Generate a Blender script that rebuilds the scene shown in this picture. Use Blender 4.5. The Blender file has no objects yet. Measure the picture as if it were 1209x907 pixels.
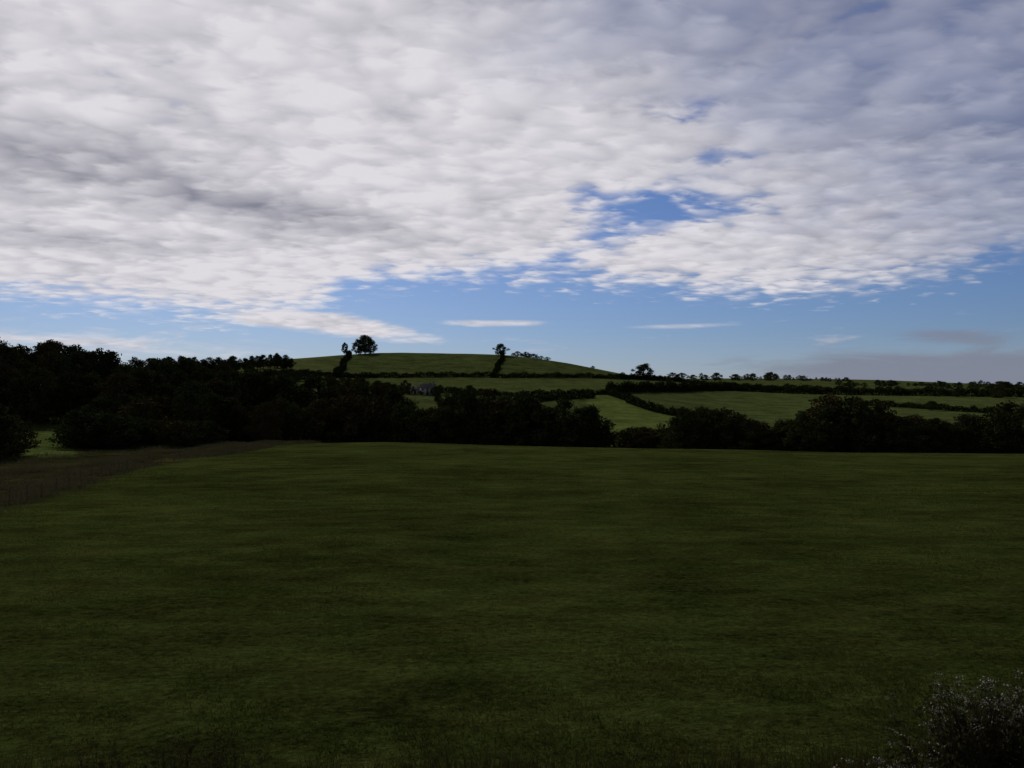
import bpy, math, random
import numpy as np
from mathutils import Vector
random.seed(7); rng=np.random.default_rng(7)
scene=bpy.context.scene
scene.view_settings.view_transform='Standard'; scene.view_settings.look='None'; scene.view_settings.exposure=0
CZ=6.0; HOR=470.0
def link(o): scene.collection.objects.link(o); return o

# ---------------- terrain ----------------
COL=np.array([-900,-200,0,150,330,450,600,670,740,850,1000,1209,1500,2200],float)
ROWS=[
(-200,[3.6]*14),(0,[3.6]*14),(3.5,[3.5]*14),(6,[2.4]*14),(9,[1.0]*14),(13,[0.1]*14),(20,[0]*14),
(60,[-.6,-.8,-1.1,-1.1,-1.0,-.9,-.9,-.9,-.9,-.9,-1,-1,-1,-1]),
(100,[-.6,-1,-1.5,-1.6,-1.4,-1.2,-1.4,-1.5,-1.5,-1.6,-1.7,-1.8,-1.8,-1.8]),
(150,[0,-.5,-.5,-1.5,-1.9,-1.5,-2.2,-2.5,-2.7,-2.9,-3.5,-3.7,-3.8,-3.8]),
(190,[8,4,2,0,-6,-8,-8,-8,-8,-8,-9,-9,-9,-9]),
(260,[16,12,9,6,2,-3,-4.5,-5,-5,-5.7,-6,-6,-5,-5]),
(330,[22,18,16,14,8,2,0,-.3,-.6,-3,-3,-3,-2,-2]),
(420,[24,22,20,20,16,9,7,6.6,6.3,.5,0,-1,0,0]),
(520,[24,24,22,24,23,15,14,13.5,13,5,4,3,3,3]),
(600,[24,24,24,28,30,22,20.5,19,18,9,8,7,7,7]),
(760,[24,24,24,30,41,49,47,39,27,15,13,12,12,12]),
(1000,[30,30,30,32,34,38,36,30,25,25,23,19,19,19]),
(1300,[36,36,36,36,36,36,36,36,36,37,36,26,26,26]),
(2000,[20]*14),(9000,[0]*14)]
RD=np.array([r[0] for r in ROWS],float); RZ=np.array([r[1] for r in ROWS],float)
def z_raw(px,d):
    px=np.clip(px,COL[0],COL[-1]); d=np.clip(d,RD[0],RD[-1])
    i=np.clip(np.searchsorted(COL,px)-1,0,len(COL)-2); j=np.clip(np.searchsorted(RD,d)-1,0,len(RD)-2)
    a=(px-COL[i])/(COL[i+1]-COL[i]); b=(d-RD[j])/(RD[j+1]-RD[j])
    return (RZ[j,i]*(1-a)+RZ[j,i+1]*a)*(1-b)+(RZ[j+1,i]*(1-a)+RZ[j+1,i+1]*a)*b
def ter(x,y):
    x=np.asarray(x,float); y=np.asarray(y,float)
    px=604.5+1000*x/np.maximum(y,8.0)
    z=0;w=0
    for kx in (-50,-25,0,25,50):
        for kd in (-.06,-.03,0,.03,.06):
            ww=math.exp(-(kx/35)**2-(kd/.045)**2)
            z=z+ww*z_raw(px+kx,y*(1+kd)); w+=ww
    z=z/w
    z=z+0.05*np.sin(x*.21+1.3*np.sin(y*.07))*np.sin(y*.13)+ .25*np.clip((y-200)/400,0,1)*np.sin(x*.03)*np.sin(y*.027+1)
    return z
def hit(px,py,d0=165.,d1=1400.):
    d=np.linspace(d0,d1,2500); x=(px-604.5)/1000*d
    z=ter(x,d); p=HOR-1000*(z-CZ)/d
    k=np.where(p<=py)[0]
    i=int(np.argmin(p)) if len(k)==0 else int(k[0])
    return float(x[i]),float(d[i]),float(z[i])

def mesh_obj(name,verts,faces_n,loops,mats,matidx=None,parent=None,smooth=False,do_link=True):
    me=bpy.data.meshes.new(name)
    nv=len(verts); me.vertices.add(nv); me.vertices.foreach_set('co',np.asarray(verts,np.float32).ravel())
    loops=np.asarray(loops,np.int32); faces_n=np.asarray(faces_n,np.int32)
    me.loops.add(len(loops)); me.loops.foreach_set('vertex_index',loops)
    me.polygons.add(len(faces_n)); st=np.concatenate([[0],np.cumsum(faces_n)[:-1]]).astype(np.int32)
    me.polygons.foreach_set('loop_start',st); me.polygons.foreach_set('loop_total',faces_n)
    if matidx is not None: me.polygons.foreach_set('material_index',np.asarray(matidx,np.int32))
    if smooth: me.polygons.foreach_set('use_smooth',np.ones(len(faces_n),bool))
    for m in mats: me.materials.append(m)
    me.update(calc_edges=True); me.validate()
    if not do_link: return me
    o=bpy.data.objects.new(name,me); link(o)
    if parent: o.parent=parent
    return o

# ---------------- materials ----------------
def newmat(name):
    m=bpy.data.materials.new(name); m.use_nodes=True; nt=m.node_tree
    return m,nt,nt.nodes['Principled BSDF']
def leaf_mat(name,c1,c2,scale=.35,transl=0.,island=.5):
    m,nt,b=newmat(name); N=nt.nodes;L=nt.links
    g=N.new('ShaderNodeNewGeometry'); n=N.new('ShaderNodeTexNoise'); n.inputs['Scale'].default_value=scale; n.inputs['Detail'].default_value=2
    L.new(g.outputs['Position'],n.inputs['Vector'])
    oi=N.new('ShaderNodeObjectInfo')
    ad=N.new('ShaderNodeMath'); ad.operation='MULTIPLY_ADD'; L.new(oi.outputs['Random'],ad.inputs[0]); ad.inputs[1].default_value=.5; 
    ad2=N.new('ShaderNodeMath'); ad2.operation='MULTIPLY_ADD'; L.new(g.outputs['Random Per Island'],ad2.inputs[0]); ad2.inputs[1].default_value=island
    L.new(n.outputs['Fac'],ad2.inputs[2]); L.new(ad2.outputs[0],ad.inputs[2])
    r=N.new('ShaderNodeMapRange'); r.inputs['From Min'].default_value=.4; r.inputs['From Max'].default_value=1.5; L.new(ad.outputs[0],r.inputs['Value'])
    mx=N.new('ShaderNodeMix'); mx.data_type='RGBA'; mx.inputs[6].default_value=(*c1,1); mx.inputs[7].default_value=(*c2,1)
    L.new(r.outputs[0],mx.inputs[0])
    d=N.new('ShaderNodeBsdfDiffuse'); L.new(mx.outputs[2],d.inputs['Color'])
    if transl>0:
        t=N.new('ShaderNodeBsdfTranslucent'); L.new(mx.outputs[2],t.inputs['Color'])
        ms=N.new('ShaderNodeMixShader'); ms.inputs[0].default_value=transl
        L.new(d.outputs[0],ms.inputs[1]); L.new(t.outputs[0],ms.inputs[2]); L.new(ms.outputs[0],N['Material Output'].inputs['Surface'])
    else:
        L.new(d.outputs[0],N['Material Output'].inputs['Surface'])
    return m
def plain(name,c,rough=.8,nscale=3.,var=.3):
    m,nt,b=newmat(name); N=nt.nodes;L=nt.links
    tc=N.new('ShaderNodeTexCoord'); n=N.new('ShaderNodeTexNoise'); n.inputs['Scale'].default_value=nscale; n.inputs['Detail'].default_value=5
    L.new(tc.outputs['Object'],n.inputs['Vector'])
    mx=N.new('ShaderNodeMix'); mx.data_type='RGBA'; mx.inputs[6].default_value=(*[v*(1-var) for v in c],1); mx.inputs[7].default_value=(*[min(1,v*(1+var)) for v in c],1)
    L.new(n.outputs['Fac'],mx.inputs[0]); L.new(mx.outputs[2],b.inputs['Base Color']); b.inputs['Roughness'].default_value=rough
    b.inputs['Specular IOR Level'].default_value=.2
    return m
M_leaf=leaf_mat('foliage',(.034,.050,.020),(.115,.135,.050))
M_leaf_brown=leaf_mat('foliage_autumn',(.055,.050,.022),(.14,.115,.050))
M_hedge=leaf_mat('hedge_foliage',(.026,.038,.015),(.060,.076,.030))
M_bark=plain('bark',(.07,.055,.04),nscale=8)
M_grass=leaf_mat('grass_blades',(.045,.068,.014),(.11,.130,.034),scale=.5,transl=.3,island=.4)
M_rough=leaf_mat('rough_grass_blades',(.060,.062,.028),(.17,.155,.09),scale=.25,transl=.2)
M_bank=leaf_mat('bank_grass',(.030,.032,.012),(.075,.060,.028),1.5,transl=.2)
M_stem=plain('weed_stem',(.06,.055,.03))
M_flower=plain('weed_flower',(.42,.40,.36),nscale=30)

# ground material
mg,nt,b=newmat('grassland'); N=nt.nodes;L=nt.links
g=N.new('ShaderNodeNewGeometry')
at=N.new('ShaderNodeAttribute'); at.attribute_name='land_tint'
def noise(scale,detail,rough=.6,vec=None):
    n=N.new('ShaderNodeTexNoise'); n.inputs['Scale'].default_value=scale; n.inputs['Detail'].default_value=detail; n.inputs['Roughness'].default_value=rough
    L.new(vec or g.outputs['Position'],n.inputs['Vector']); return n.outputs['Fac']
def math_(op,a,bb=None,c=None):
    n=N.new('ShaderNodeMath'); n.operation=op
    for i,v in enumerate((a,bb,c)):
        if v is None: continue
        if hasattr(v,'is_linked'): L.new(v,n.inputs[i])
        else: n.inputs[i].default_value=v
    return n.outputs[0]
mp=N.new('ShaderNodeMapping'); mp.inputs['Scale'].default_value=(.5,1,1); L.new(g.outputs['Position'],mp.inputs['Vector'])
na=noise(.07,4); nb=noise(.5,6,.78,mp.outputs[0]); nc=noise(5,5,.8)
s=math_('ADD',math_('MULTIPLY',na,.9),math_('ADD',math_('MULTIPLY',nb,1.5),math_('MULTIPLY',nc,1.7)))
mr=N.new('ShaderNodeMapRange'); L.new(s,mr.inputs['Value']); mr.inputs['From Min'].default_value=1.7; mr.inputs['From Max'].default_value=2.4; mr.inputs['To Min'].default_value=.35; mr.inputs['To Max'].default_value=1.8
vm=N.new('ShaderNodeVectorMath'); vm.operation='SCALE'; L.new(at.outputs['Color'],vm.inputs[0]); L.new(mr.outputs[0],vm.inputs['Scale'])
mb=N.new('ShaderNodeMix'); mb.data_type='RGBA'; mb.blend_type='MULTIPLY'; mb.inputs[7].default_value=(1.22,.97,1.05,1)
mr2=N.new('ShaderNodeMapRange'); L.new(noise(.3,5,.75),mr2.inputs['Value']); mr2.inputs['From Min'].default_value=.40; mr2.inputs['From Max'].default_value=.66
L.new(mr2.outputs[0],mb.inputs[0]); L.new(vm.outputs[0],mb.inputs[6])
L.new(mb.outputs[2],b.inputs['Base Color'])
b.inputs['Roughness'].default_value=1; b.inputs['Specular IOR Level'].default_value=0.0
bp=N.new('ShaderNodeBump'); bp.inputs['Strength'].default_value=1.; bp.inputs['Distance'].default_value=.25
L.new(math_('ADD',nc,math_('MULTIPLY',nb,1.5)),bp.inputs['Height']); L.new(bp.outputs[0],b.inputs['Normal'])

def inpoly(x,y,poly):
    r=np.zeros(x.shape,bool); n=len(poly)
    for i in range(n):
        x1,y1=poly[i]; x2,y2=poly[(i+1)%n]
        c=((y1>y)!=(y2>y)); 
        if y1!=y2: r^= c&(x<(x2-x1)*(y-y1)/(y2-y1)+x1)
    return r
AP=40.0
nu,nd=900,760
us=np.linspace(-2.4,2.4,nu); t=np.linspace(0,1,nd)
ds=AP-30+ (np.exp(t*math.log(9000/12.))-1)*12.+0.0
U,D=np.meshgrid(us,ds); Y=D-AP; X=U*D
Z=ter(X,Y)
V=np.stack([X,Y,Z],-1).reshape(-1,3)
ii=np.arange(nd*nu).reshape(nd,nu)
F=np.stack([ii[:-1,:-1],ii[:-1,1:],ii[1:,1:],ii[1:,:-1]],-1).reshape(-1)
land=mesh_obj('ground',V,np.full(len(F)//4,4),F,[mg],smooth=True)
PX=604.5+1000*X/np.maximum(Y,8); PY=HOR-1000*(Z-CZ)/np.maximum(Y,8)
C=np.zeros((nd,nu,4)); C[...,3]=1
C[...,:3]=(.056,.079,.019)            # pasture, tint darkened in place of a cloud's shadow
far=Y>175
C[far,:3]=(.078,.110,.036)  # hill fields tinted lighter, sunlight put into the colour
FY=np.array([20,54,91,138,170]); FX=np.array([-25,-32.6,-40.5,-38,-30.])
fx=np.interp(Y,FY,FX)+1.2*np.sin(Y*.35)+.8*np.sin(Y*.9)
C[(Y<175)&(Y>10)&(X<fx),:3]=(.050,.054,.022)
C[(Y<12),:3]=(.035,.034,.014)
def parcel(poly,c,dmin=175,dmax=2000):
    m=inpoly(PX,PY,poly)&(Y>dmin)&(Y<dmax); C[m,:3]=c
parcel([(690,466),(722,467),(760,482),(800,492),(790,530),(700,530)],(.115,.170,.046))  # sunlit patch, painted as a brighter field tint
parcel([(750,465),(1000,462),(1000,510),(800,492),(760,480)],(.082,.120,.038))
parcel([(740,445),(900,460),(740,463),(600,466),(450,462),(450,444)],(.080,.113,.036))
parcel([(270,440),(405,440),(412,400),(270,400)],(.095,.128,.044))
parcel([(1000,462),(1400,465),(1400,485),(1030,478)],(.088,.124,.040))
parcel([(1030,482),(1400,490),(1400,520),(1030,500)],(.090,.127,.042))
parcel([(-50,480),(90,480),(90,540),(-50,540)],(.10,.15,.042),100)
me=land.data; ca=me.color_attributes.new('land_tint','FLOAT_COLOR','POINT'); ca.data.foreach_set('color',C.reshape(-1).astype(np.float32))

# ---------------- trees ----------------
def tube(p0,p1,r0,r1,n=6):
    p0=np.array(p0);p1=np.array(p1);a=p1-p0;a=a/ (np.linalg.norm(a)+1e-9)
    h=np.array([1,0,0]) if abs(a[0])<.8 else np.array([0,1,0])
    e1=np.cross(a,h);e1/=np.linalg.norm(e1);e2=np.cross(a,e1)
    th=np.linspace(0,2*math.pi,n,endpoint=False)
    ring=np.cos(th)[:,None]*e1+np.sin(th)[:,None]*e2
    v=np.concatenate([p0+ring*r0,p1+ring*r1]); f=[]
    for i in range(n): f+= [i,(i+1)%n,n+(i+1)%n,n+i]
    return v,f
def quads(c,size,flat=0.):
    n=len(c); a=rng.normal(size=(n,3)); a/=np.linalg.norm(a,axis=1)[:,None]
    bb=rng.normal(size=(n,3)); bb-= (bb*a).sum(1)[:,None]*a; bb/=np.linalg.norm(bb,axis=1)[:,None]
    s=(size*rng.uniform(.5,1.3,n))[:,None]; a=a*s; bb=bb*s*.6
    return np.stack([c-a,c-bb*1.0,c+a,c+bb],1).reshape(-1,3)
def make_tree_mesh(name,seed,w=.42,nleaf=6500,trunk=.28,leafsize=.017,mat=None,levels=26):
    r=np.random.default_rng(seed); Vs=[];Fs=[];mi=[];off=0
    def add(v,f,m):
        nonlocal off
        Vs.append(v);Fs.append(np.array(f)+off);mi.append(np.full(len(f)//4,m));off+=len(v)
    lean=r.normal(0,.02,2); top=np.array([lean[0],lean[1],.8])
    pts=[np.array([0,0,-.06]),np.array([lean[0]*.3,lean[1]*.3,trunk]),np.array([lean[0]*.8,lean[1]*.6,.55]),top]
    rad=[.034,.024,.014,.005]
    for i in range(3): add(*tube(pts[i],pts[i+1],rad[i],rad[i+1]),0)
    cl=[]
    for k in range(levels):
        h=trunk*.8+(1-trunk*.8)*((k+.5)/levels)
        prof=math.sin(math.pi*min(1,(h-trunk*.6)/(1.02-trunk*.6))**.8)**.7
        ang=k*2.4+r.uniform(-.5,.5); rr=w*prof*r.uniform(.35,.95)
        hh=h*.92
        p=np.array([math.cos(ang)*rr,math.sin(ang)*rr,hh])
        s0=max(trunk*.7,h-.25*r.uniform(.5,1.2)); base=np.array([lean[0]*s0,lean[1]*s0,s0*.85])
        mid=(base+p)/2+np.array([0,0,.03])
        add(*tube(base,mid,.011,.007,5),0); add(*tube(mid,p,.007,.003,4),0)
        cl.append((p,r.uniform(.075,.15)*(.6+.7*w)))
    cl.append((np.array([lean[0],lean[1],.9]),.09))
    tot=sum(c[1]**2 for c in cl)
    for p,s in cl:
        n=int(nleaf*s*s/tot); q=r.normal(size=(n,3)); q/=np.linalg.norm(q,axis=1)[:,None]
        rad_=r.uniform(.25,1,n)**.5*(1+.25*np.sin(q[:,0]*5+seed)+.2*np.sin(q[:,2]*7))
        c=p+q*rad_[:,None]*s*np.array([1.15,1.15,.8])
        c[:,2]=np.minimum(c[:,2],1.0+.01*r.normal(size=n))
        v=quads(c,leafsize); add(v,np.arange(len(v)),1)
    return mesh_obj(name,np.concatenate(Vs),np.full(sum(len(f) for f in Fs)//4,4),np.concatenate(Fs),[M_bark,mat or M_leaf],np.concatenate(mi),do_link=False)
TM=[make_tree_mesh('broadleaf_%d'%i,i+1,w=[.40,.48,.36,.44,.52,.30][i],trunk=[.18,.14,.2,.12,.12,.15][i],mat=M_leaf_brown if i in(3,) else M_leaf,nleaf=6000,leafsize=.020) for i in range(6)]
BM=[make_tree_mesh('bush_%d'%i,i+31,w=.62,trunk=.06,mat=M_leaf if i else M_leaf_brown,nleaf=4500,leafsize=.025,levels=30) for i in range(3)]
TF=[make_tree_mesh('field_tree_%d'%i,i+51,w=[.62,.5,.6,.60][i],trunk=[.22,.34,.12,.2][i],nleaf=6500,leafsize=.024,levels=[24,22,28,34][i]) for i in range(4)]
def empty(name):
    e=bpy.data.objects.new(name,None); link(e); return e
def put(mesh,x,y,z,h,wf=1.,parent=None,name='tree'):
    o=bpy.data.objects.new(name,mesh); link(o)
    o.location=(x,y,z-.01*h); o.scale=(h*wf,h*wf,h); o.rotation_euler=(0,0,random.uniform(0,6.28))
    if parent: o.parent=parent
    return o
def wood(name,pts,step,dj,depth=2,meshes=TM,hj=.12,minh=4,wf=1.0,maxh=24):
    e=empty(name); P=np.array(pts,float)
    px=P[0,0]
    while px<=P[-1,0]:
        d0=np.interp(px,P[:,0],P[:,1]); tp=np.interp(px,P[:,0],P[:,2])
        for k in range(depth):
            d=d0+random.uniform(-dj,dj)+k*dj*.8; p=px+random.uniform(-step,step)*.6
            x=(p-604.5)/1000*d; z=float(ter(x,d))
            top=CZ+(HOR-tp)/1000*d; h=(top-z)*(1+random.uniform(-hj,hj*.6)) if k==0 else (top-z)*random.uniform(.7,1.0)
            h=min(max(h,minh),maxh)
            put(random.choice(meshes),x,d,z,h,wf*random.uniform(.85,1.2)*(1 if h>8 else 1.2),e,'tree')
        px+=step*random.uniform(.7,1.2)
    return e
T=lambda n,*a,**k: wood(n,*a,**k)
T('woodland',[(-260,260,390),(-60,235,394),(0,230,395),(22,225,402),(40,225,412),(65,225,398),(100,225,404),(140,230,421),(170,235,426),(200,250,418),(240,260,424),(275,270,430),(330,275,440)],13,12,depth=2,hj=.24)
T('woodland',[(-250,190,425),(0,180,430),(120,185,438),(200,190,440),(300,200,443),(400,215,450),(455,215,455),(490,215,470)],17,9,depth=2,hj=.2)
T('woodland',[(88,150,485),(130,150,468),(200,152,462),(300,165,470),(370,178,466),(430,182,470),(500,182,480)],20,7,depth=2,meshes=TM[:5]+BM,hj=.2)
T('woodland',[(-220,100,468),(-60,100,474),(0,102,480),(14,104,488)],20,5,depth=2,meshes=BM+TM[:2],wf=1.)
T('woodland',[(98,124,484),(130,126,488),(200,135,496),(250,142,505)],16,4,depth=2,meshes=BM,wf=1.1)
T('thicket',[(490,176,480),(520,178,470),(550,178,462),(575,178,462),(600,176,464),(640,176,472),(680,178,472),(704,178,482)],13,5,depth=2,meshes=TM[:5]+BM[1:],hj=.18)
T('thicket',[(715,182,510),(750,182,505),(785,180,507)],14,4,depth=1,meshes=BM,minh=2,wf=1.1)
T('thicket',[(794,176,490),(810,176,478),(845,174,476),(880,174,484),(900,172,500)],13,5,depth=2,meshes=TM[:5]+BM[1:],hj=.18)
T('thicket',[(915,168,498),(945,166,484),(975,166,470),(1010,166,466),(1035,166,472),(1060,164,486),(1110,162,494),(1160,160,490),(1209,158,470),(1300,158,464),(1450,156,470)],13,5,depth=2,meshes=TM[:5]+BM[1:],hj=.2)
T('tree_belt',[(180,430,424),(200,430,418),(235,440,422),(262,450,420),(300,520,419),(335,560,416),(348,560,419)],9,10,depth=2,meshes=TM[:5]+BM[1:],minh=5,maxh=16,hj=.3)
T('tree_belt',[(330,400,438),(380,400,442),(440,380,447),(470,380,454)],11,20,depth=2,meshes=TM[:5]+BM,minh=5)
T('tree_belt',[(520,360,462),(560,370,453),(570,370,457),(600,380,464)],13,10,depth=1,meshes=TM[:5],minh=5,maxh=13)
def skyl(name,spec):
    e=empty(name)
    for px,tp,d,wf in spec:
        x=(px-604.5)/1000*d; z=float(ter(x,d)); h=max(3.5,CZ+(HOR-tp)/1000*d-z)
        put(random.choice(TF[2:]+BM[1:]),x,d,z,h,wf,e,'tree')
    return e
def row(a,b_,tp,j,d,dj,st,w0,w1):
    spec=[];px=a
    while px<b_:
        t_=tp(px) if callable(tp) else tp
        spec.append((px,t_+random.uniform(-j,j),d+random.uniform(-dj,dj),random.uniform(w0,w1))); px+=random.uniform(*st)*random.choice((.6,1,1,1.8))
    skyl('tree_belt',spec)
row(785,1000,lambda p:443+(p>950)*4,4,1150,60,(3,9),.8,1.7)
row(990,1420,451,3,900,60,(3,9),.9,2.2)
row(860,1420,457,3.5,700,40,(3,9),1.,2.4)
def single(name,mesh,px,base,top,wf=1.,d=745):
    y=d;x=(px-604.5)/1000*y;z=float(ter(x,y)); h=CZ+(HOR-top)/1000*y-z
    return put(mesh,x,y,z,h,wf,None,name)
single('oak_tree',TF[3],431,420,395,.95,745)
single('oak_tree',TF[2],423,420,400,.8,750)
single('oak_tree',TF[2],437,420,399,.8,750)
single('hawthorn_tree',TF[1],407,422,404,.6,735)
single('oak_tree',TF[3],591,419,405.5,1.15,745)
single('oak_tree',TF[0],760,444,429,1.25,960)
single('hawthorn_tree',TF[2],700,436,432,1.6,775)
e=empty('tree_belt')
for px,tp in [(606,417),(611,414.5),(616,417),(621,415),(624,417),(630,417.5),(634,421),(639,420),(646,425)]:
    d=765+random.uniform(-8,8);x=(px-604.5)/1000*d;z=float(ter(x,d)); put(random.choice(TF[2:]+BM),x,d,z,max(3,CZ+(HOR-tp)/1000*d-z),random.uniform(1.2,2.1),e,'tree')

# ---------------- hedges ----------------
def hedge(name,pp,h=2.4,w=2.4,d0=175,dens=34,ls=.5):
    pts=[hit(px,py,d0) for px,py in pp]
    cs=[]
    for (x1,y1,_),(x2,y2,_) in zip(pts[:-1],pts[1:]):
        Ln=math.hypot(x2-x1,y2-y1); n=int(Ln*dens*h/2); tt=rng.uniform(0,1,n)
        nx,ny=-(y2-y1)/Ln,(x2-x1)/Ln
        s=tt*Ln; hh=h*(1+.2*np.sin(s*.23+x1)+.15*np.sin(s*.71+y1)+.1*rng.normal(size=n))
        off=rng.uniform(-1,1,n)*w/2; zz=rng.uniform(0,1,n)**.9
        wob=1.2*np.sin(s*.05+x1)
        x=x1+(x2-x1)*tt+nx*(off+wob); y=y1+(y2-y1)*tt+ny*(off+wob)
        cs.append(np.stack([x,y,ter(x,y)+zz*np.maximum(hh,.5)*(1-.25*(off/w*2)**2)],-1))
    c=np.concatenate(cs); v=quads(c,ls)
    return mesh_obj(name,v,np.full(len(v)//4,4),np.arange(len(v)),[M_hedge])
hedge('hedge',[(450,446),(520,445),(590,446),(660,446),(735,448)],3.2,3)
hedge('hedge',[(735,448),(800,451),(860,456),(930,462)],3.5,3)
hedge('hedge',[(455,463),(540,464),(600,468),(660,467),(720,466)],2.6)
hedge('hedge',[(720,466),(780,462),(860,461),(940,465),(1050,467),(1209,469),(1400,470)],5,4,dens=24,ls=.65)
hedge('hedge',[(720,467),(745,476),(770,486),(800,492),(860,494)],3.2,3)
hedge('hedge',[(396,446),(404,434),(411,422),(414,418)],3.2,4)
hedge('hedge',[(584,446),(588,434),(592,423),(592,419)],2.6,3)
hedge('hedge',[(1020,479),(1080,482),(1150,487),(1209,490),(1400,496)],3.,3)
hedge('hedge',[(620,476),(660,472),(700,470)],2.5,3)
hedge('hedge',[(300,445),(380,444),(450,446)],3.,4)
e=empty('tree_belt')
for px,py,hh in [(735,446,5),(790,452,5),(812,454,4),(868,461,7),(905,463,6),(930,464,8),(968,464,6),(1060,466,7),(1130,468,6),(1180,469,8),(1235,469,7),(1100,484,5),(660,467,4),(520,445,3.5)]:
    x,y,z=hit(px,py+1); put(random.choice(TF[2:]+BM[1:]+TM[:2]),x,y,z,hh,random.uniform(.9,1.5),e,'tree')
# garden trees around the farm
e=empty('tree_belt')
for px,dd,hh in [(483,-3,5.5),(514,-4,4.5),(497,-9,2.4),(510,10,6),(478,6,6.5),(520,4,5)]:
    y=hit(504,466)[1]+dd; x=(px-604.5)/1000*y; put(random.choice(TM[:5]),x,y,float(ter(x,y)),hh,1.1,e,'tree')

# ---------------- farmhouse ----------------
M_wall=plain('render_white',(.70,.70,.67),nscale=2,var=.08); M_roof=plain('slate_roof',(.28,.27,.27),nscale=4); M_glass=plain('window_dark',(.05,.055,.06),.3,var=.1)
def box(name,c,s,mat,parent):
    x,y,z=c;a,bb,cc=[q/2 for q in s]
    v=[(x+i*a,y+j*bb,z+k*cc) for i in(-1,1) for j in(-1,1) for k in(-1,1)]
    f=[0,1,3,2, 4,6,7,5, 0,4,5,1, 2,3,7,6, 0,2,6,4, 1,5,7,3]
    return mesh_obj(name,v,[4]*6,f,[mat],parent=parent)
def house(px,d,L_,W_,H_,name='farmhouse',rot=.2,two=True,nw=3):
    e=empty(name); x=(px-604.5)/1000*d; e.location=(x,d,float(ter(x,d))-.2); e.rotation_euler=(0,0,rot)
    box('walls',(0,0,H_/2),(L_,W_,H_),M_wall,e)
    r=W_*.38; o=.35; a=L_/2
    mesh_obj('gables',[(-a,-W_/2,H_),(-a,W_/2,H_),(-a,0,H_+r),(a,-W_/2,H_),(a,W_/2,H_),(a,0,H_+r)],[3,3],[0,2,1,3,4,5],[M_wall],parent=e)
    k=r/(W_/2)
    v=[];f=[]
    for sg in(-1,1):
        q=len(v); v+=[(-a-o,sg*(W_/2+o),H_-o*k+.05),(a+o,sg*(W_/2+o),H_-o*k+.05),(a+o,0,H_+r+.05),(-a-o,0,H_+r+.05),
                      (-a-o,sg*(W_/2+o),H_-o*k+.2),(a+o,sg*(W_/2+o),H_-o*k+.2),(a+o,0,H_+r+.2),(-a-o,0,H_+r+.2)]
        for t_ in ((0,1,2,3),(4,5,6,7),(0,1,5,4),(1,2,6,5),(3,0,4,7)): f+=[q+i for i in t_]
    mesh_obj('roof',v,[4]*(len(f)//4),f,[M_roof],parent=e)
    for i,s_ in enumerate((-1,1)): box('chimney_%d'%(i+1),(s_*(a-.6),0,H_+r+.3),(.7,.6,1.2),M_wall,e)
    for i in range(nw):
        xx=-a+L_*(i+.5)/nw
        for j,zz in enumerate((H_*.30,H_*.76) if two else (H_*.5,)):
            if j==0 and i==1: box('door',(xx,-W_/2-.02,1.0),(.9,.08,2.0),M_glass,e)
            else: box('window_%d_%d'%(i,j),(xx,-W_/2-.02,zz),(.7,.08,.8),M_glass,e)
    return e
house(504,hit(504,466)[1],6.5,5,3.4,two=True)
house(492,hit(492,466)[1]+5,5.5,4,2.2,'outbuilding',-.3,False)

# ---------------- fence ----------------
M_post=plain('weathered_wood',(.16,.13,.10),nscale=12)
fe=empty('fence'); ys=np.arange(30,150,3.2); prev=None; Vs=[];Fs=[];off=0;Vw=[];Fw=[];ow=0
for y in ys:
    x=float(np.interp(y,FY,FX)); z=float(ter(x,y)); h=1.1+random.uniform(-.12,.06); lx=random.uniform(-.08,.08)
    v,f=tube((x,y,z-.2),(x+lx,y,z+h),.045,.04,6); Vs.append(v);Fs.append(np.array(f)+off);off+=len(v)
    if prev is not None:
        for hh in (.35,.7,1.0):
            v,f=tube((prev[0],prev[1],prev[2]+hh),(x,y,z+hh),.003,.003,3); Vw.append(v);Fw.append(np.array(f)+ow);ow+=len(v)
    prev=(x,y,z)
Fs=np.concatenate(Fs);Fw=np.concatenate(Fw)
mesh_obj('posts',np.concatenate(Vs),np.full(len(Fs)//4,4),Fs,[M_post],parent=fe)
mesh_obj('wires',np.concatenate(Vw),np.full(len(Fw)//4,4),Fw,[M_post],parent=fe)

# ---------------- grass blades ----------------
def blades(name,x,y,h,w,mat,lean=.5):
    n=len(x); z=ter(x,y); a=rng.uniform(0,2*math.pi,n); dx,dy=np.cos(a)*w/2,np.sin(a)*w/2
    la=rng.uniform(0,2*math.pi,n); ll=rng.uniform(0,lean,n)*h
    p0=np.stack([x-dx,y-dy,z-.01],-1);p1=np.stack([x+dx,y+dy,z-.01],-1);p2=np.stack([x+np.cos(la)*ll,y+np.sin(la)*ll,z+h],-1)
    v=np.stack([p0,p1,p2],1).reshape(-1,3)
    return mesh_obj(name,v,np.full(n,3),np.arange(3*n),[mat])
G=rng.uniform(0,1,(512,512))
def vnoise(x,y,s):
    x=x/s+1000;y=y/s+1000; xi=np.floor(x).astype(int);yi=np.floor(y).astype(int);fx_=x-xi;fy_=y-yi
    fx_=fx_*fx_*(3-2*fx_);fy_=fy_*fy_*(3-2*fy_)
    g=lambda i,j:G[i%512,j%512]
    return (g(xi,yi)*(1-fx_)+g(xi+1,yi)*fx_)*(1-fy_)+(g(xi,yi+1)*(1-fx_)+g(xi+1,yi+1)*fx_)*fy_
def fb(x,y,s): return (vnoise(x,y,s)*.5+vnoise(x+31,y+7,s*.45)*.3+vnoise(x+5,y+77,s*.2)*.2)
n=420000; yy=12+ (rng.uniform(0,1,n)**1.5)*105; xx=rng.uniform(-.72,.72,n)*yy+rng.uniform(-2,2,n)
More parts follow.
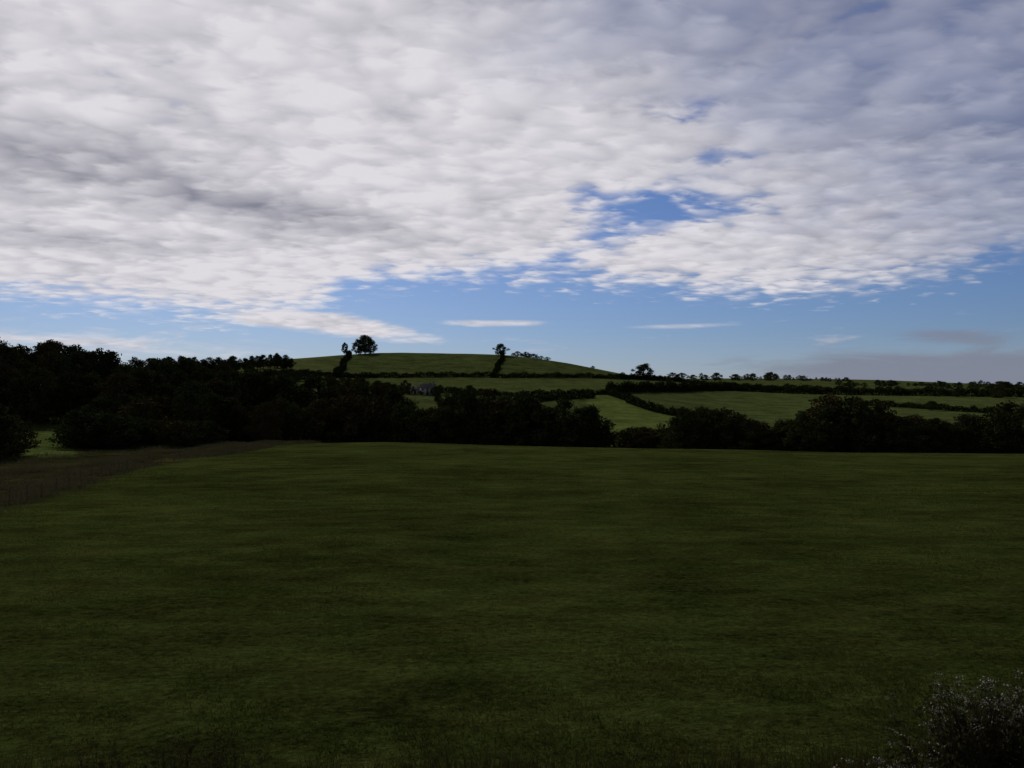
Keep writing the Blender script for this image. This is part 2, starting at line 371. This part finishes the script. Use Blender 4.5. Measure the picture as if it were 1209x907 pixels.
den=np.clip((fb(xx,yy,1.6)-.35)/.3,0,1)*np.clip((fb(xx+99,yy,11)-.2)/.5,0.2,1)
keep=(rng.uniform(0,1,n)<(.15+.8*den)*np.clip((115-yy)/70,0,1))&(xx>np.interp(yy,FY,FX))
xx=xx[keep];yy=yy[keep]; den=den[keep]
blades('pasture_grass',xx,yy,rng.uniform(.02,.065,len(xx))*(.6+1.4*den),.014+.0007*yy,M_grass,1.6)
n=150000; yy=rng.uniform(35,150,n); fx_=np.interp(yy,FY,FX); xx=fx_-np.abs(rng.normal(0,1,n))*8+rng.normal(0,1,n)*.9+.4
q=fb(xx,yy*.6,3.5); kk=rng.uniform(0,1,n)<np.clip((q-.38)/.2,.03,1); xx=xx[kk];yy=yy[kk];q=q[kk]
blades('rough_grass',xx,yy,rng.uniform(.1,.7,len(xx))*(.05+2.0*np.maximum(q-.25,.03)),.02+.0005*yy,M_rough,1.)
n=50000; yy=rng.uniform(4.5,13.5,n); xx=rng.uniform(-.9,.9,n)*yy
k=fb(xx,yy,1.2)
blades('embankment_grass',xx,yy,rng.uniform(.1,.6,n)*(.3+1.3*k),.012,M_bank,.8)

# ---------------- weeds with flower heads ----------------
def weed(name,x0,y0,nst,spread,hmin,hmax,flowers=True,leafy=40):
    e=empty(name); VS=[];FS=[];o1=0;VF=[];LV=[]
    for i in range(nst):
        gx=random.gauss(0,1); x=x0+gx*spread; y=y0+random.gauss(0,spread*.6); z=float(ter(x,y)); h=random.uniform(hmin,hmax)*(1-.07*gx*gx)
        lx,ly=random.gauss(0,.10)*h,random.gauss(0,.08)*h
        p=[np.array([x,y,z-.03]),np.array([x+lx*.35,y+ly*.35,z+h*.5]),np.array([x+lx,y+ly,z+h*.86])]
        for a_,b_,r1,r2 in ((p[0],p[1],.005,.004),(p[1],p[2],.004,.0025)):
            v,f=tube(a_,b_,r1,r2,5); VS.append(v);FS.append(np.array(f)+o1);o1+=len(v)
        for j in range(random.randint(4,8)):
            an=random.uniform(0,6.28); rr=random.uniform(.03,.15)
            bq=p[1]+(p[2]-p[1])*random.uniform(.3,1); q=np.array([p[2][0]+math.cos(an)*rr,p[2][1]+math.sin(an)*rr,z+h*random.uniform(.86,1.0)])
            v,f=tube(bq,q,.0022,.0012,4); VS.append(v);FS.append(np.array(f)+o1);o1+=len(v)
            if flowers and random.random()<.55:
                c=q+rng.normal(size=(14,3))*np.array([.018,.018,.005]); VF.append(quads(c,.007))
            else: LV.append(quads(q+rng.normal(size=(8,3))*.02,.01))
        tq=rng.uniform(0,.9,leafy); c=np.stack([np.interp(tq,[0,.5,.9],[p[0][k],p[1][k],p[2][k]]) for k in range(3)],-1)+rng.normal(size=(leafy,3))*.05
        LV.append(quads(c,.028))
    F=np.concatenate(FS); mesh_obj('stems',np.concatenate(VS),np.full(len(F)//4,4),F,[M_stem],parent=e)
    v=np.concatenate(LV); mesh_obj('leaves',v,np.full(len(v)//4,4),np.arange(len(v)),[M_bank],parent=e)
    if VF:
        v=np.concatenate(VF); mesh_obj('flower_heads',v,np.full(len(v)//4,4),np.arange(len(v)),[M_flower],parent=e)
weed('yarrow_clump',3.42,6.15,75,.25,1.35,1.68,leafy=80)
weed('yarrow_clump',2.85,6.2,12,.15,.95,1.2,leafy=60)
weed('yarrow_clump',2.4,6.2,8,.2,.9,1.08,leafy=60)
weed('dock_clump',-2.4,6.2,18,.35,.95,1.35,False)
weed('dock_clump',-2.9,6.3,10,.25,.9,1.25,False)
weed('dock_clump',-0.4,6.1,14,.6,.75,.95,False)
weed('dock_clump',1.3,6.1,12,.5,.8,1.0,False)

# ---------------- world ----------------
w=bpy.data.worlds.new('World'); scene.world=w; w.use_nodes=True; nt=w.node_tree; N=nt.nodes; L=nt.links
for n_ in list(N): N.remove(n_)
out=N.new('ShaderNodeOutputWorld'); bg=N.new('ShaderNodeBackground'); L.new(bg.outputs[0],out.inputs[0])
SUN_AZ=-24.; SUN_EL=34.
class E:
    def __init__(s,k): s.k=k
    def _m(s,op,*a,clamp=False):
        n=N.new('ShaderNodeMath'); n.operation=op; n.use_clamp=clamp
        for i,v in enumerate((s,)+a):
            v=v.k if isinstance(v,E) else v
            if isinstance(v,(int,float)): n.inputs[i].default_value=v
            else: L.new(v,n.inputs[i])
        return E(n.outputs[0])
    def __add__(s,o): return s._m('ADD',o)
    __radd__=__add__
    def __sub__(s,o): return s._m('SUBTRACT',o)
    def __rsub__(s,o): return E(o)._m('SUBTRACT',s)
    def __mul__(s,o): return s._m('MULTIPLY',o)
    __rmul__=__mul__
    def __truediv__(s,o): return s._m('DIVIDE',o)
    def clamp(s): return s._m('ADD',0.0,clamp=True)
    def mx(s,o): return s._m('MAXIMUM',o)
    def mn(s,o): return s._m('MINIMUM',o)
def ss(x,a,b_):
    n=N.new('ShaderNodeMapRange'); n.interpolation_type='SMOOTHSTEP'; L.new(x.k,n.inputs['Value']); n.inputs['From Min'].default_value=a; n.inputs['From Max'].default_value=b_; return E(n.outputs[0])
tc=N.new('ShaderNodeTexCoord'); sp=N.new('ShaderNodeSeparateXYZ'); L.new(tc.outputs['Generated'],sp.inputs[0])
dx,dy,dz=[E(o) for o in sp.outputs]
az=dx._m('ARCTAN2',dy)*57.29578; el=dz._m('ARCSINE')*57.29578
def comb(a,b_,c=0.):
    n=N.new('ShaderNodeCombineXYZ')
    for i,v in enumerate((a,b_,c)):
        if isinstance(v,E): L.new(v.k,n.inputs[i])
        else: n.inputs[i].default_value=v
    return n.outputs[0]
def nz(vec,scale,detail,rough=.55,dist=0.,off=None):
    n=N.new('ShaderNodeTexNoise'); n.inputs['Scale'].default_value=scale; n.inputs['Detail'].default_value=detail; n.inputs['Roughness'].default_value=rough; n.inputs['Distortion'].default_value=dist
    L.new(vec,n.inputs['Vector']); return E(n.outputs['Fac'])
k=E(1.0)._m('DIVIDE',dz.mx(0.0)+.11)
pu=dx*k; pw=dy*k
pv=comb(pu*.9+pw*.25,pw*.9-pu*.25,3.7); pv2=comb(pu*.8+pw*.35,pw*1.05-pu*.3,9.1)
n1=nz(pv,1.4,5,.52,.3); n2=nz(pv2,6.5,3,.45,.5); n3=nz(pv,2.8,4,.48,.5); n4=nz(pv2,16,3,.5,.4)
# altocumulus puffs: smooth cells in the cloud plane, warped by noise
pq=comb(pu+(n2-.5)*.22,pw+(n4-.5)*.14+(n3-.5)*.3,1.0)
vo=N.new('ShaderNodeTexVoronoi'); vo.feature='SMOOTH_F1'; vo.inputs['Scale'].default_value=8.5; vo.inputs['Smoothness'].default_value=.5; L.new(pq,vo.inputs['Vector'])
puff=.48-E(vo.outputs['Distance'])
wv=comb(az*.16,el*.95,1.3); nw_=nz(wv,1.,6,.6,.5)
def gau(a,e_,ra,re,tilt=0.):
    A=(az-a); Ee=(el-e_)-A*tilt; q=(A/ra)*(A/ra)+(Ee/re)*(Ee/re)
    return E(2.71828)._m('POWER',q*-1.0)
fc=N.new('ShaderNodeFloatCurve'); azn=((az+60.)/120.).clamp(); L.new(azn.k,fc.inputs['Value'])
cm=fc.mapping; cv=cm.curves[0]
EP=[(-60,5.5),(-38,5.6),(-31,5.8),(-24.4,5.5),(-18,5.0),(-14,5.3),(-11.5,6.8),(-9,7.5),(2,7.8),(8,7.4),(14.9,6.7),(21.6,6.6),(26.4,7.2),(31,8.4),(38,9.2),(60,9.2)]
pts=[((a+60)/120.,e_/20.) for a,e_ in EP]
cv.points[0].location=pts[0]; cv.points[1].location=pts[-1]
for p in pts[1:-1]: cv.points.new(*p)
for p in cv.points: p.handle_type='AUTO'
cm.update()
edge=E(fc.outputs[0])*20.
holes=gau(9.4,12.7,7.,1.6,-.05)*4.2+gau(6.6,10.7,3.6,1.,.1)*2.6+gau(14.5,15.6,3.8,.9,.1)*2.4+gau(12.,18.5,3.4,1.1,.1)*2.1+gau(3.,9.2,3.,.6)*1.2+gau(-24,19.,7,3)*1.0+gau(24,23,12,5)*1.1
h=(el-edge)
s=h.mn(2.8)*1.25+(n1-.5)*2.6+(n2-.5)*3.2+(n4-.5)*2.6+(nw_-.5)*1.6+puff*2.2-holes
cov=ss(s,-.8,2.0)
tail=ss(gau(-13.,4.95,8.5,.85,-.11)*1.6+(nw_-.5)*1.6+(n2-.5)*.8,.45,1.25)
cov=cov.mx(tail)
w1=ss(gau(-.9,5.05,4.2,.30)*1.2+(nw_-.5)*1.5,.4,1.1)*.8
w2=ss(gau(11,4.75,4.2,.22)*1.0+(nw_-.5)*1.5,.4,1.1)*.5
w3=ss(gau(-27,3.0,11,1.6)*.9+(nw_-.5)*3.2,.35,1.2)*.85
cov=cov.mx(w1).mx(w2).mx(w3)
TR=ss((az-4.)*.05+(el-12.)*.065+(n3-.5)*1.4,.15,1.7)
cov=cov*(1.-TR*.42)
Lb=.84-gau(-31,14.6,14,2.4,-.17)*.52-gau(-13,12.,10,1.1,-.12)*.34-gau(-31,9.4,8,.8)*.42-gau(-33,22,8,2)*.1
Lb=Lb-TR*.58-gau(4,25,12,4)*.12+gau(-14,8.,14,1.6)*.12
Lb=Lb+(n3-.5)*.75+(n2-.5)*.55+(n4-.5)*.40+puff*.55
Lb=Lb.clamp()
ov=1.-ss(el,26.,42.)*.90  # unseen sky overhead dimmed on purpose to darken the ground
ov=ov*(ss(dy,-.35,.5)*.8+.2)  # sky behind the camera dimmed too, so tree fronts stay dark
def mix(f,a,b_):
    n=N.new('ShaderNodeMix'); n.data_type='RGBA'
    L.new(f.k,n.inputs[0])
    for i,v in ((6,a),(7,b_)):
        if isinstance(v,tuple): n.inputs[i].default_value=(*v,1)
        else: L.new(v,n.inputs[i])
    return n.outputs[2]
sky=N.new('ShaderNodeTexSky'); sky.sky_type='NISHITA'; sky.sun_disc=False; sky.sun_elevation=math.radians(SUN_EL); sky.sun_rotation=math.radians(SUN_AZ); sky.dust_density=.4; sky.ozone_density=2.5
sc=N.new('ShaderNodeVectorMath'); sc.operation='MULTIPLY'; L.new(sky.outputs[0],sc.inputs[0]); sc.inputs[1].default_value=(.33,.41,.62)
cloud=mix(Lb,(2.3,2.35,2.95),(7.3,7.1,7.5))
col=mix(cov,sc.outputs[0],cloud)
haze=(1.-ss(el,0.3,4.5))*.25
col=mix(haze,col,(4.2,4.6,5.6))
bank=ss(gau(28,1.5,15,1.5)*1.5+(nw_-.5)*2.0,.35,1.2)*.8
bank=bank.mx(ss(gau(27.5,3.6,3.6,.6,-.08)*1.1+(nw_-.5)*2.0,.35,1.2)*.7).mx(ss(gau(24.,2.4,2.5,.35)*1.1+(nw_-.5)*1.4,.35,1.)*.6)
col=mix(bank,col,(2.0,2.15,2.8))
sc2=N.new('ShaderNodeVectorMath'); sc2.operation='SCALE'; L.new(col,sc2.inputs[0]); L.new(ov.k,sc2.inputs['Scale'])
L.new(sc2.outputs[0],bg.inputs['Color']); bg.inputs['Strength'].default_value=.1

# ---------------- sun ----------------
sl=bpy.data.lights.new('sun','SUN'); sl.energy=1.5; sl.angle=math.radians(10); sl.color=(1,.93,.79)
so=bpy.data.objects.new('sun',sl); link(so)
a=math.radians(SUN_AZ);e_=math.radians(SUN_EL)
dirv=Vector((math.sin(a)*math.cos(e_),math.cos(a)*math.cos(e_),math.sin(e_)))
so.rotation_euler=(-dirv).to_track_quat('-Z','Y').to_euler()

# ---------------- camera ----------------
cd=bpy.data.cameras.new('camera'); cd.lens=36*1000/1209; cd.sensor_width=36; cd.clip_end=20000; cd.clip_start=.1
co=bpy.data.objects.new('camera',cd); link(co); co.location=(0,0,CZ); co.rotation_euler=(math.radians(90)+math.atan(16.5/1000),0,0)
scene.camera=co
